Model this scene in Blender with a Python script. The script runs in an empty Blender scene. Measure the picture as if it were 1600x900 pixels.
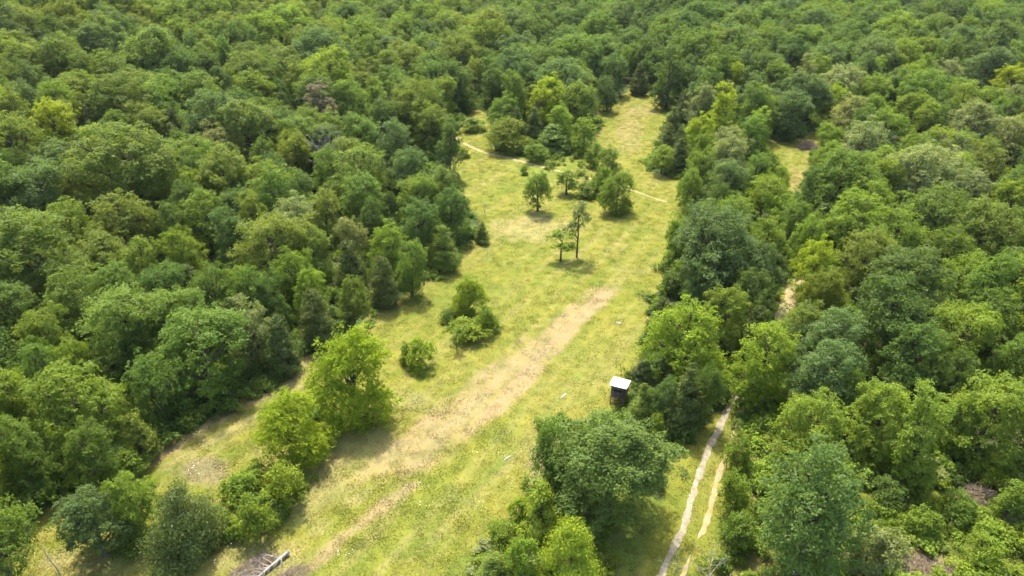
import bpy, math, random
import numpy as np
from mathutils import Vector, Euler
random.seed(7)
RNG = np.random.default_rng(7)
R = math.radians
scene = bpy.context.scene
COL = scene.collection

# ------------------------------------------------------------------ camera
CAM_H, PITCH, F = 50.0, R(30.0), 1081.0          # F: focal length in pixels of the 1600 wide photograph
cam_data = bpy.data.cameras.new('camera')
cam = bpy.data.objects.new('camera', cam_data); COL.objects.link(cam)
cam.location = (0, 0, CAM_H); cam.rotation_euler = (R(90) - PITCH, 0, 0)
cam_data.sensor_width = 36; cam_data.lens = 36 * F / 1600
cam_data.clip_start = 0.5; cam_data.clip_end = 6000
scene.camera = cam

# ------------------------------------------------------------------ sky, sun, exposure
SUN_EL, SUN_AZ = R(64), R(-12)                   # azimuth from +Y (ahead) towards +X
w = bpy.data.worlds.new('World'); scene.world = w; w.use_nodes = True
nt = w.node_tree; bg = nt.nodes['Background']
sky = nt.nodes.new('ShaderNodeTexSky'); sky.sky_type = 'NISHITA'; sky.sun_disc = False
sky.sun_elevation = SUN_EL; sky.sun_rotation = SUN_AZ; sky.dust_density = 3.0; sky.air_density = 1.0
nt.links.new(sky.outputs[0], bg.inputs[0]); bg.inputs[1].default_value = 0.15
sl = bpy.data.lights.new('sun', 'SUN'); sl.energy = 2.7; sl.angle = R(2.5); sl.color = (1.0, 0.95, 0.84)
sun = bpy.data.objects.new('sun', sl); COL.objects.link(sun)
d = Vector((math.sin(SUN_AZ) * math.cos(SUN_EL), math.cos(SUN_AZ) * math.cos(SUN_EL), math.sin(SUN_EL)))
sun.rotation_euler = d.to_track_quat('Z', 'Y').to_euler(); sun.location = d * 300
vs = scene.view_settings
vs.view_transform = 'Standard'; vs.look = 'None'; vs.exposure = 1.98; vs.gamma = 1; vs.use_curve_mapping = False
scene.render.engine = 'CYCLES'
cy = scene.cycles
cy.max_bounces = 10; cy.diffuse_bounces = 6; cy.glossy_bounces = 2; cy.transmission_bounces = 8; cy.transparent_max_bounces = 4
cy.use_denoising = True; cy.denoiser = 'OPENIMAGEDENOISE'; cy.denoising_input_passes = 'RGB_ALBEDO_NORMAL'; cy.denoising_prefilter = 'ACCURATE'

# ------------------------------------------------------------------ maths: pixels and ground
SP, CP = math.sin(PITCH), math.cos(PITCH)
def sstep(x): x = np.clip(x, 0, 1); return x * x * (3 - 2 * x)
_lat = RNG.random((8, 256, 256))
def vnoise(x, y, k=0):
    x = np.asarray(x, float); y = np.asarray(y, float)
    xi = np.floor(x).astype(int); yi = np.floor(y).astype(int)
    fx = x - xi; fy = y - yi; fx = fx * fx * (3 - 2 * fx); fy = fy * fy * (3 - 2 * fy)
    L = _lat[k]; g = lambda a, b: L[a & 255, b & 255]
    return (g(xi, yi) * (1 - fx) + g(xi + 1, yi) * fx) * (1 - fy) + (g(xi, yi + 1) * (1 - fx) + g(xi + 1, yi + 1) * fx) * fy
def fbm(x, y, k=0, o=4):
    s = 0; a = 1; t = 0
    for i in range(o):
        s = s + a * vnoise(x * 2 ** i + 17.3 * i, y * 2 ** i - 9.1 * i, (k + i) % 8); t += a; a *= 0.55
    return s / t
def terrain(x, y):
    x = np.asarray(x, float); y = np.asarray(y, float)
    z = 13 * sstep((-x - 48) / 105) * sstep((y - 75) / 60)
    z = z + 1.2 * (fbm(x / 55, y / 55, 3, 2) - 0.5) * sstep((np.hypot(x, y) - 30) / 60)
    return z
def project(x, y, z):
    yc = y * SP + (z - CAM_H) * CP; zc = y * CP - (z - CAM_H) * SP
    zc = np.where(np.asarray(zc) < 0.5, 0.5, zc)
    return 800 + F * x / zc, 450 - F * yc / zc, zc
def ray(u, v):
    a = (u - 800) / F; b = (450 - v) / F
    return np.array((a, CP + b * SP, -SP + b * CP))          # depth along it is the parameter itself
def ground_at(u, v, h=0.0):
    D = ray(u, v); t = 90.0
    for _ in range(60):
        x, y = D[0] * t, D[1] * t
        tz = terrain(x, y) + h
        tn = (CAM_H - tz) / max(-D[2], 0.03)
        t = 0.6 * t + 0.4 * float(tn)
    return D[0] * t, D[1] * t, float(terrain(D[0] * t, D[1] * t)), t
def inpoly(px, py, poly):
    px = np.asarray(px, float); py = np.asarray(py, float); r = np.zeros(px.shape, bool)
    n = len(poly)
    for i in range(n):
        x1, y1 = poly[i]; x2, y2 = poly[(i + 1) % n]
        if y1 == y2: continue
        r ^= ((y1 > py) != (y2 > py)) & (px < (x2 - x1) * (py - y1) / (y2 - y1) + x1)
    return r
def seg_dist(px, py, pts):
    best = np.full(np.shape(px), 1e9)
    for (x1, y1), (x2, y2) in zip(pts, pts[1:]):
        dx, dy = x2 - x1, y2 - y1; t = np.clip(((px - x1) * dx + (py - y1) * dy) / (dx * dx + dy * dy), 0, 1)
        best = np.minimum(best, np.hypot(px - x1 - t * dx, py - y1 - t * dy))
    return best
def gpts(pp): return [ground_at(u, v)[:2] for u, v in pp]

# open ground as the photograph shows it (outlines traced, then laid on the terrain)
MEADOW = [(-160, 1400), (-40, 900), (60, 810), (130, 760), (230, 705), (330, 660), (430, 600), (480, 560), (545, 520), (590, 480), (650, 450),
          (700, 410), (738, 378), (748, 340), (722, 300), (698, 262), (714, 240), (708, 210), (735, 172), (766, 170), (772, 235), (850, 250), (900, 243),
          (925, 228), (936, 190), (925, 166), (960, 160), (985, 138), (1010, 133), (1045, 155), (1050, 172), (1040, 195), (1020, 238),
          (1015, 270), (1060, 278), (1068, 310), (1090, 332), (1055, 350), (1045, 400), (1040, 440), (1022, 480), (1015, 540), (1000, 560),
          (990, 610), (960, 650), (880, 665), (832, 700), (822, 770), (750, 830), (690, 900), (560, 1400)]
LANE = [(760, 1400), (1000, 900), (1030, 800), (1058, 700), (1100, 650), (1150, 640), (1165, 680), (1130, 780), (1120, 900), (1000, 1400)]
LANE2 = [(1190, 505), (1212, 470), (1235, 445), (1262, 425), (1275, 430), (1248, 470), (1230, 510)]
GLADE = [(1186, 208), (1225, 222), (1262, 210), (1290, 196), (1282, 228), (1272, 258), (1264, 282), (1250, 304), (1226, 304), (1226, 262), (1190, 226)]
BRUSHY = [(1300, 735), (1400, 715), (1500, 745), (1700, 730), (1800, 1400), (1150, 1400), (1300, 900)]
OPEN = [MEADOW, LANE, LANE2, GLADE, BRUSHY]
ROUGH = [[(825, 690), (822, 770), (750, 830), (690, 900), (560, 1400), (760, 1400), (1000, 900), (1030, 800), (990, 740), (900, 680)], [(1165, 680), (1130, 780), (1120, 900), (1000, 1400), (1150, 1400), (1300, 900), (1300, 735), (1250, 670)]]
HAY = gpts([(922, 444), (972, 451), (900, 532), (830, 612), (758, 676), (690, 728), (630, 752), (545, 745), (600, 692), (690, 632), (775, 562), (848, 500)])
RUT_L = gpts([(1018, 940), (1036, 893), (1052, 858), (1070, 812), (1089, 752), (1107, 702), (1125, 665), (1142, 634), (1160, 600)])
RUT_R = gpts([(1052, 940), (1070, 893), (1087, 850), (1108, 800), (1121, 750), (1135, 702), (1150, 668), (1162, 640), (1175, 610)])
LANE_FAR = gpts([(1213, 512), (1221, 492), (1228, 474), (1236, 456), (1250, 437), (1266, 426)])
TRAIL_A = gpts([(706, 211), (722, 222), (742, 233), (766, 241), (795, 247), (825, 255), (855, 263), (890, 272), (925, 280)])
TRAIL_B = gpts([(925, 280), (960, 288), (1000, 302), (1030, 312), (1060, 322), (1088, 334)])

# ------------------------------------------------------------------ materials
def mat(name):
    m = bpy.data.materials.new(name); m.use_nodes = True; nt = m.node_tree
    return m, nt, nt.nodes['Principled BSDF'], nt.nodes['Material Output']
def node(nt, t, **kw):
    n = nt.nodes.new(t)
    for k, v in kw.items(): setattr(n, k, v)
    return n
def mul(nt, a, b, op='MULTIPLY'):
    n = node(nt, 'ShaderNodeVectorMath', operation=op)
    for i, s in enumerate((a, b)):
        if hasattr(s, 'is_output'): nt.links.new(s, n.inputs[i])
        else: n.inputs[i].default_value = s
    return n.outputs[0]
def ramp(nt, fac, stops):
    n = node(nt, 'ShaderNodeValToRGB'); e = n.color_ramp.elements
    while len(e) < len(stops): e.new(0.5)
    for el, (p, c) in zip(e, stops): el.position = p; el.color = (*c, 1) if len(c) == 3 else c
    nt.links.new(fac, n.inputs[0]); return n.outputs[0]
def noise(nt, scale, detail=4, vec=None, rough=0.6):
    n = node(nt, 'ShaderNodeTexNoise'); n.inputs['Scale'].default_value = scale; n.inputs['Detail'].default_value = detail; n.inputs['Roughness'].default_value = rough
    if vec is not None: nt.links.new(vec, n.inputs['Vector'])
    return n.outputs[0]

def foliage_material(name, transl=0.48, rough=0.6, spec=0.15, tf=(1.4, 1.4, 0.65), tones=((.62, .68, .68), (1, 1, .97), (1.55, 1.42, 1.12))):
    m, nt, p, out = mat(name)
    tint = node(nt, 'ShaderNodeAttribute', attribute_type='INSTANCER', attribute_name='tint')
    var = node(nt, 'ShaderNodeAttribute', attribute_type='GEOMETRY', attribute_name='leaf')
    tone = ramp(nt, var.outputs['Fac'], list(zip((0, .5, 1), tones)))
    c = mul(nt, tint.outputs['Color'], tone)
    nt.links.new(c, p.inputs['Base Color']); p.inputs['Roughness'].default_value = rough
    p.inputs['Specular IOR Level'].default_value = spec
    tr = node(nt, 'ShaderNodeBsdfTranslucent'); nt.links.new(mul(nt, c, tf), tr.inputs[0])
    mx = node(nt, 'ShaderNodeMixShader'); mx.inputs[0].default_value = transl
    nt.links.new(p.outputs[0], mx.inputs[1]); nt.links.new(tr.outputs[0], mx.inputs[2]); nt.links.new(mx.outputs[0], out.inputs[0])
    return m
def noise_material(name, stops, scale, rough=0.85, bump=0.0, spec=0.2, stretch=(1, 1, 1)):
    m, nt, p, out = mat(name)
    tc = node(nt, 'ShaderNodeTexCoord'); v = mul(nt, tc.outputs['Object'], stretch)
    f = noise(nt, scale, 5, v)
    nt.links.new(ramp(nt, f, stops), p.inputs['Base Color']); p.inputs['Roughness'].default_value = rough; p.inputs['Specular IOR Level'].default_value = spec
    if bump:
        b = node(nt, 'ShaderNodeBump'); b.inputs['Strength'].default_value = bump; b.inputs['Distance'].default_value = 0.05
        nt.links.new(f, b.inputs['Height']); nt.links.new(b.outputs[0], p.inputs['Normal'])
    return m
M_LEAF = foliage_material('leaves')
M_NEEDLE = foliage_material('cedar_sprays', 0.25, 0.6, 0.2)
M_GRASS = foliage_material('grass_blades', 0.5, 0.7, 0.1, (1.1, 1.1, 0.85), ((.92, .93, .93), (1, 1, 1), (1.1, 1.08, 1.05)))
M_BARK = noise_material('bark', [(0.3, (0.035, 0.027, 0.019)), (0.7, (0.12, 0.095, 0.07))], 6, 0.9, 0.6, 0.1, (1, 1, 0.25))
M_DEAD = noise_material('weathered_wood', [(0.3, (0.15, 0.13, 0.11)), (0.7, (0.34, 0.31, 0.27))], 5, 0.85, 0.4, 0.2, (1, 1, 0.3))
M_SNAG = noise_material('grey_snag_wood', [(0.3, (0.1, 0.09, 0.08)), (0.7, (0.24, 0.22, 0.2))], 5, 0.85, 0.4, 0.2, (1, 1, 0.3))
M_BRUSH = noise_material('dry_brush', [(0.3, (0.12, 0.085, 0.055)), (0.7, (0.34, 0.255, 0.18))], 2.5, 0.9, 0.2, 0.1)
M_TRACK = noise_material('pale_gravel_track', [(0.25, (0.13, 0.12, 0.05)), (0.5, (0.21, 0.178, 0.115)), (0.75, (0.30, 0.26, 0.195))], 1.6, 0.95, 0.5, 0.1)
M_TRACK2 = noise_material('sandy_track', [(0.25, (0.15, 0.15, 0.035)), (0.5, (0.23, 0.185, 0.09)), (0.75, (0.30, 0.24, 0.15))], 1.1, 0.95, 0.5, 0.1)
M_STONE = noise_material('pale_stone', [(0.3, (0.13, 0.125, 0.07)), (0.7, (0.25, 0.23, 0.18))], 3, 0.9, 0.5, 0.2)
M_ROOF = noise_material('white_metal_sheet', [(0.3, (0.72, 0.73, 0.75)), (0.7, (0.82, 0.82, 0.82))], 1.2, 0.35, 0.0, 0.5)
M_PLY = noise_material('dark_painted_boards', [(0.3, (0.065, 0.05, 0.042)), (0.7, (0.13, 0.10, 0.085))], 4, 0.8, 0.3, 0.2, (1, 1, 0.2))
M_POST = noise_material('brown_timber', [(0.3, (0.12, 0.07, 0.04)), (0.7, (0.28, 0.18, 0.11))], 5, 0.85, 0.3, 0.2, (1, 1, 0.2))
M_INNER_SHADE = noise_material('painted_inner_shade', [(0.3, (0.008, 0.008, 0.008)), (0.7, (0.015, 0.014, 0.013))], 3, 0.6)  # near-black colour standing in for the shade inside the blind
M_FLOWER = noise_material('white_petals', [(0.3, (0.6, 0.6, 0.5)), (0.7, (0.8, 0.8, 0.72))], 3, 0.8)

def ground_material():
    m, nt, p, out = mat('ground')
    a = node(nt, 'ShaderNodeAttribute', attribute_type='GEOMETRY', attribute_name='cover')
    tc = node(nt, 'ShaderNodeTexCoord')
    n1 = noise(nt, 2.6, 6, tc.outputs['Object'], 0.75); n2 = noise(nt, 0.35, 4, tc.outputs['Object'])
    c = mul(nt, a.outputs['Color'], ramp(nt, n1, [(0.3, (0.86, 0.88, 0.86)), (0.5, (1, 1, 1)), (0.72, (1.13, 1.12, 1.1))]))
    c = mul(nt, c, ramp(nt, n2, [(0.35, (0.86, 0.92, 0.9)), (0.65, (1.14, 1.07, 1.05))]))
    nt.links.new(c, p.inputs['Base Color']); p.inputs['Roughness'].default_value = 0.95; p.inputs['Specular IOR Level'].default_value = 0.05
    b = node(nt, 'ShaderNodeBump'); b.inputs['Strength'].default_value = 0.4; b.inputs['Distance'].default_value = 0.1
    nt.links.new(n1, b.inputs['Height']); nt.links.new(b.outputs[0], p.inputs['Normal'])
    return m
M_GROUND = ground_material()

# ------------------------------------------------------------------ mesh helpers
def mesh_from(name, V, faces, m, loops=4, leaf=None, smooth=False):
    """V (n,3); faces (k,loops) array"""
    V = np.asarray(V, np.float32); faces = np.asarray(faces, np.int32)
    me = bpy.data.meshes.new(name)
    me.vertices.add(len(V)); me.vertices.foreach_set('co', V.ravel())
    k = len(faces); me.loops.add(k * loops); me.loops.foreach_set('vertex_index', faces.ravel())
    me.polygons.add(k); me.polygons.foreach_set('loop_start', np.arange(0, k * loops, loops, dtype=np.int32))
    if smooth: me.polygons.foreach_set('use_smooth', np.ones(k, bool))
    if leaf is not None:
        at = me.attributes.new('leaf', 'FLOAT', 'FACE'); at.data.foreach_set('value', np.asarray(leaf, np.float32))
    me.materials.append(m) if m else None; me.update(calc_edges=True); me.validate()
    return me
def link(name, me, parent=None, loc=None):
    o = bpy.data.objects.new(name, me); COL.objects.link(o)
    if parent: o.parent = parent
    if loc is not None: o.location = loc
    return o
def root(name, loc, label, cat, group=None, rz=0.0):
    o = bpy.data.objects.new(name, None); COL.objects.link(o); o.empty_display_size = 0.5
    o.location = loc; o.rotation_euler = (0, 0, rz); o['label'] = label; o['category'] = cat
    if group: o['group'] = group
    return o
class Tubes:
    def __init__(s): s.V = []; s.Fc = []; s.n = 0
    def add(s, pts, radii, k=6):
        pts = [np.array(p, float) for p in pts]; n = len(pts)
        for i, p in enumerate(pts):
            t = pts[min(i + 1, n - 1)] - pts[max(i - 1, 0)]; t /= np.linalg.norm(t) + 1e-9
            a = np.cross(t, (0.3, 0.9, 0.1) if abs(t[2]) > 0.8 else (0, 0, 1)); a /= np.linalg.norm(a) + 1e-9; b = np.cross(t, a)
            for j in range(k):
                th = 2 * math.pi * j / k; s.V.append(p + radii[i] * (math.cos(th) * a + math.sin(th) * b))
        for i in range(n - 1):
            for j in range(k):
                q = s.n + i * k; s.Fc.append((q + j, q + (j + 1) % k, q + k + (j + 1) % k, q + k + j))
        for e in (s.n, s.n + (n - 1) * k):                       # closed ends (quads over the ring)
            for j in range(1, k - 2, 2): s.Fc.append((e, e + j, e + j + 1, e + j + 2))
        s.n += n * k
    def mesh(s, name, m): return mesh_from(name, s.V, s.Fc, m, 4, smooth=True)
def boxes(name, specs, m):
    """specs: (center, half sizes, rotation matrix 3x3 or None)"""
    V = []; Fc = []
    q = [(0, 2, 3, 1), (4, 5, 7, 6), (0, 1, 5, 4), (2, 6, 7, 3), (0, 4, 6, 2), (1, 3, 7, 5)]
    for c, h, rot in specs:
        b = len(V)
        for iz in (-1, 1):
            for iy in (-1, 1):
                for ix in (-1, 1):
                    p = np.array((ix * h[0], iy * h[1], iz * h[2]), float)
                    if rot is not None: p = rot @ p
                    V.append(p + np.array(c))
        Fc += [tuple(b + i for i in f) for f in q]
    return mesh_from(name, V, Fc, m)
def unit(v): return v / (np.linalg.norm(v, axis=-1, keepdims=True) + 1e-9)
def leaf_quads(C, N, size, rng, aspect=0.62, fold=0.12, axis=None):
    n = len(C); t = rng.normal(size=(n, 3)) if axis is None else axis + 0.35 * rng.normal(size=(n, 3))
    t = unit(t - N * np.sum(t * N, 1, keepdims=True)); b = np.cross(N, t)
    s = size[:, None]
    V = np.stack([C + t * s * .5, C + b * s * .5 * aspect + N * s * fold, C - t * s * .5, C - b * s * .5 * aspect + N * s * fold], 1).reshape(-1, 3)
    return V, np.arange(4 * n).reshape(n, 4)

# ------------------------------------------------------------------ tree prototypes
def broadleaf(seed, D, H, n_leaf, leaf, low=0.15, majors=9, irregular=1.0, sparse=False, flat=1.0, dense=False):
    rng = np.random.default_rng(seed); Rr = D / 2; zc0 = H * low; ch = H - zc0
    # major lobes: each limb carries one; together they make the uneven outline
    ML = []
    rt = min(.30 * ch, .52 * Rr)
    ML.append((np.array((rng.uniform(-.15, .15) * Rr, rng.uniform(-.15, .15) * Rr, H - rt * 1.05)), rt))
    for i in range(majors):
        th = i * 2.399 + rng.uniform(-.5, .5)
        fz = 0.10 + 0.70 * ((i * 0.618 + rng.random() * .3) % 1.0); z = zc0 + ch * fz
        prof = math.sqrt(max(0.12, 1 - (fz - (.36, .5)[seed % 2]) ** 2 * 2.5))
        rm = Rr * rng.uniform(0.32, 0.46)
        rad = (Rr * prof - rm) * rng.uniform(0.7, 1.0 + 0.22 * irregular)
        ML.append((np.array((rad * math.cos(th), rad * math.sin(th), z)), rm))
        if fz > .45 and i % 2: ML.append((np.array((rad * .55 * math.cos(th + .6), rad * .55 * math.sin(th + .6), z + rm * rng.uniform(.3, .8))), rm * .8))
    if not sparse: ML += [(np.array((0, 0, zc0 + ch * .62)), min(.62 * Rr, .34 * ch)), (np.array((0, 0, zc0 + ch * .32)), min(.7 * Rr, .3 * ch))]
    mc = np.array([m[0] for m in ML]); mr = np.array([m[1] for m in ML])
    # minor lobes (leaf clumps) on the majors
    per = 34 if dense else 24 if not sparse else 9
    LC = []; LR = []
    for c, r in ML:
        dirs = unit(rng.normal(size=(per, 3)) + (0, 0, .3))
        rad = r * (0.55 + .75 * rng.random(per) ** 1.3)[:, None]
        LC.append(c + dirs * rad * (1, 1, 0.95 * flat)); LR.append(r * rng.uniform(0.18, 0.38, per))
    LC = np.concatenate(LC); LR = np.concatenate(LR)
    LC[:, 2] = np.minimum(LC[:, 2], H * 1.02)
    k = LC[:, 2] > max(zc0 * 0.6, .1); LC = LC[k]; LR = LR[k]
    # sprays (twig ends) on the lobes, each a small fan of leaves facing one way
    per_spray = 8; ns = n_leaf // per_spray
    w_ = LR ** 2; cnt = rng.multinomial(ns, w_ / w_.sum()); idx = np.repeat(np.arange(len(LC)), cnt)
    dirs = unit(rng.normal(size=(len(idx), 3)) + (0, 0, .3))
    SPt = LC[idx] + dirs * (LR[idx] * rng.uniform(0.55, 1.2, len(idx)))[:, None] * (1, 1, 0.85 * flat)
    deep = np.zeros(len(SPt), bool)
    for c, r in ML: deep |= np.linalg.norm(SPt - c, axis=1) < r * 0.6
    k = (~deep | (rng.random(len(SPt)) < 0.15)) & (SPt[:, 2] > .05); SPt = SPt[k]; dirs = dirs[k]; idx = idx[k]
    axis_out = unit(SPt - (0, 0, zc0 + ch * .35))
    NS = unit(dirs * .55 + axis_out * .35 + (0, 0, .5) + rng.normal(size=SPt.shape) * .5)
    sv = rng.random(len(SPt)); lob = rng.random(len(LC))
    rep = np.repeat(np.arange(len(SPt)), per_spray)
    off = rng.normal(size=(len(rep), 3)); off -= NS[rep] * np.sum(off * NS[rep], 1, keepdims=True) * .7
    P = SPt[rep] + off * leaf * .75
    N = unit(NS[rep] + rng.normal(size=P.shape) * .32)
    size = leaf * rng.uniform(.65, 1.3, len(P))
    V, Fc = leaf_quads(P, N, size, rng)
    val = np.clip(0.12 + 0.3 * lob[idx][rep] + .3 * sv[rep] + 0.4 * (rng.random(len(P)) - .3), 0, 1)
    crown = mesh_from('crown', V, Fc, M_LEAF, 4, leaf=val)
    T = Tubes(); tr = (0.022 * H + 0.012 * D) * (.55 if sparse else .6 if dense else 1)
    top = mc[0]
    tp = [np.array((0, 0, -0.4)), np.array((0, 0, 0.15)), np.array((rng.uniform(-.1, .1), rng.uniform(-.1, .1), zc0 + .2 * ch)), top * (0.6, 0.6, 0.85), top + (0, 0, 0.2 * mr[0])]
    T.add(tp, [tr * 1.5, tr * 1.1, tr * .7, tr * .22, tr * .05], 8)
    for c, r in [q for q in ML[1:] if np.hypot(q[0][0], q[0][1]) > .2 * Rr]:
        z0 = max(zc0 * 0.8 + 0.2, c[2] - 0.35 * np.hypot(c[0], c[1]) - 0.15 * ch); z0 = min(z0, H * .65)
        s0 = np.array((0, 0, z0)); mid = (s0 + c) / 2 + (0, 0, -0.04 * D)
        T.add([s0, mid, c, c + unit(c - s0) * r * .55], [tr * .45, tr * .3, tr * .18, tr * .04], 5)
        for q in range(3):
            dv = unit(rng.normal(size=3) + (0, 0, .4)); T.add([mid * .3 + c * .7, c + dv * r * .5, c + dv * r * .95], [tr * .16, tr * .09, tr * .02], 4)
    rq = np.percentile(np.hypot(P[:, 0], P[:, 1]), 97); return dict(crown=crown, trunk=T.mesh('trunk', M_BARK), D=2 * float(rq), H=float(np.percentile(P[:, 2], 99.5)))

def cedar(seed, D, H, n_leaf, leaf, power=0.8, base=0.04):
    rng = np.random.default_rng(seed); Rr = D / 2
    nl = 130
    f = rng.random(nl) ** 1.25; th = rng.random(nl) * 6.283
    rr = Rr * (1 - f) ** power * (0.72 + .3 * np.sin(th * 2 + seed) * .5 + .25 * rng.random(nl)) * np.clip(0.5 + f * 6, 0, 1)
    LC = np.stack([rr * .72 * np.cos(th), rr * .72 * np.sin(th), H * (base + (1 - base) * f)], 1); LR = (0.10 * D + 0.32 * rr) * rng.uniform(.6, 1.1, nl)
    tipz = np.linspace(.8, 1, 8); LC = np.concatenate([LC, np.stack([0 * tipz, 0 * tipz, H * tipz * .97], 1)]); LR = np.concatenate([LR, Rr * .12 + 0 * tipz])
    th = np.concatenate([th, rng.random(8) * 6.28])
    w_ = LR ** 2; cnt = rng.multinomial(n_leaf, w_ / w_.sum()); idx = np.repeat(np.arange(len(LC)), cnt)
    dirs = unit(rng.normal(size=(len(idx), 3)))
    out = np.stack([np.cos(th), np.sin(th), 0 * th], 1)[idx]
    P = LC[idx] + dirs * (LR[idx] * rng.uniform(.3, 1.0, len(idx)))[:, None] * (1, 1, .55) + out * (LR[idx] * rng.uniform(0, .7, len(idx)))[:, None]
    P[:, 2] += 0.25 * np.sum((P - LC[idx])[:, :2] * out[:, :2], 1); P[:, 2] = np.maximum(P[:, 2], .05)
    N = unit(dirs * .6 + out * .5 + (0, 0, .5) + rng.normal(size=P.shape) * .4)
    V, Fc = leaf_quads(P, N, leaf * rng.uniform(.7, 1.5, len(P)), rng, .38, .08, out * .8 + (0, 0, .8))
    lob = rng.random(len(LC)); val = np.clip(.2 + .4 * lob[idx] + .45 * (rng.random(len(P)) - .4), 0, 1)
    T = Tubes(); tr = .02 * H + .01
    T.add([(0, 0, -.3), (0, 0, .2), (0, 0, H * .5), (0, 0, H * .93)], [tr * 1.5, tr * 1.1, tr * .6, tr * .1], 7)
    for i in range(26):
        z = H * (.06 + .85 * i / 26); a = i * 2.4; r = Rr * (1 - i / 26) ** power * .8
        T.add([(0, 0, z), (r * .5 * math.cos(a), r * .5 * math.sin(a), z + r * .1), (r * math.cos(a), r * math.sin(a), z + r * .35)], [tr * .25, tr * .15, tr * .04], 4)
    rq = np.percentile(np.hypot(P[:, 0], P[:, 1]), 97); return dict(crown=mesh_from('crown', V, Fc, M_NEEDLE, 4, leaf=val), trunk=T.mesh('trunk', M_BARK), D=2 * float(rq), H=float(P[:, 2].max()))

PRO = {}
PRO['L'] = [broadleaf(100 + i, 14, 15.5, 62000, .28, .03 + .04 * (i % 3), 15 + i % 3) for i in range(5)]      # large
PRO['B'] = [broadleaf(200 + i, 9, 12, 30000, .235, .02 + .03 * (i % 3), 11 + i % 3) for i in range(8)]          # medium
PRO['T'] = [broadleaf(300 + i, 6.5, 13.5, 24000, .22, -.03, 14, .8) for i in range(3)]                # tall narrow
PRO['F'] = [broadleaf(400 + i, 9, 9, 15000, .28, .3, 10, 1.2, flat=.55) for i in range(2)]                     # feathery, layered
PRO['P'] = [broadleaf(500 + i, 4.2, 9, 5600, .19, .3, 9, 1.2, sparse=True) for i in range(2)]        # sparse
PRO['G'] = [broadleaf(550 + i, 9, 9.5, 60000, .2, -.03, 30, .45, dense=True) for i in range(2)]                                # dense dome to the ground
PRO['S'] = [broadleaf(600 + i, 4, 3.4, 7000, .19, -.05, 7, 1.1) for i in range(4)]                             # shrub
PRO['Y'] = [broadleaf(650 + i, 3, 4.6, 3600, .19, .14, 6, 1.2) for i in range(3)]                              # sapling
PRO['K'] = [cedar(750 + i, 7.5, 8, 30000, .21, .55) for i in range(2)]                                            # broad cedar
PRO['C'] = [cedar(700 + i, 4.6, 7.5, 15000, .24, (.72, .6, .85, .5)[i]) for i in range(4)]                     # cedar

# ------------------------------------------------------------------ tints (leaf albedo, linear)
TINT = {'d': (.086, .134, .026), 'm': (.116, .174, .026), 'o': (.134, .174, .028), 'y': (.200, .250, .014), 'b': (.100, .148, .042),
        'p': (.185, .212, .075), 'l': (.150, .210, .024), 'c': (.088, .112, .022), 'g': (.134, .172, .021), 'v': (.172, .228, .018), 'n': (.120, .176, .040)}
LOOK = {'d': 'dark green', 'm': 'mid green', 'o': 'olive green', 'y': 'bright yellow-green', 'b': 'bluish green', 'p': 'pale grey-green',
        'l': 'fresh light green', 'c': 'dark olive', 'g': 'yellowish olive', 'v': 'bright light green', 'n': 'soft green'}

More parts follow.
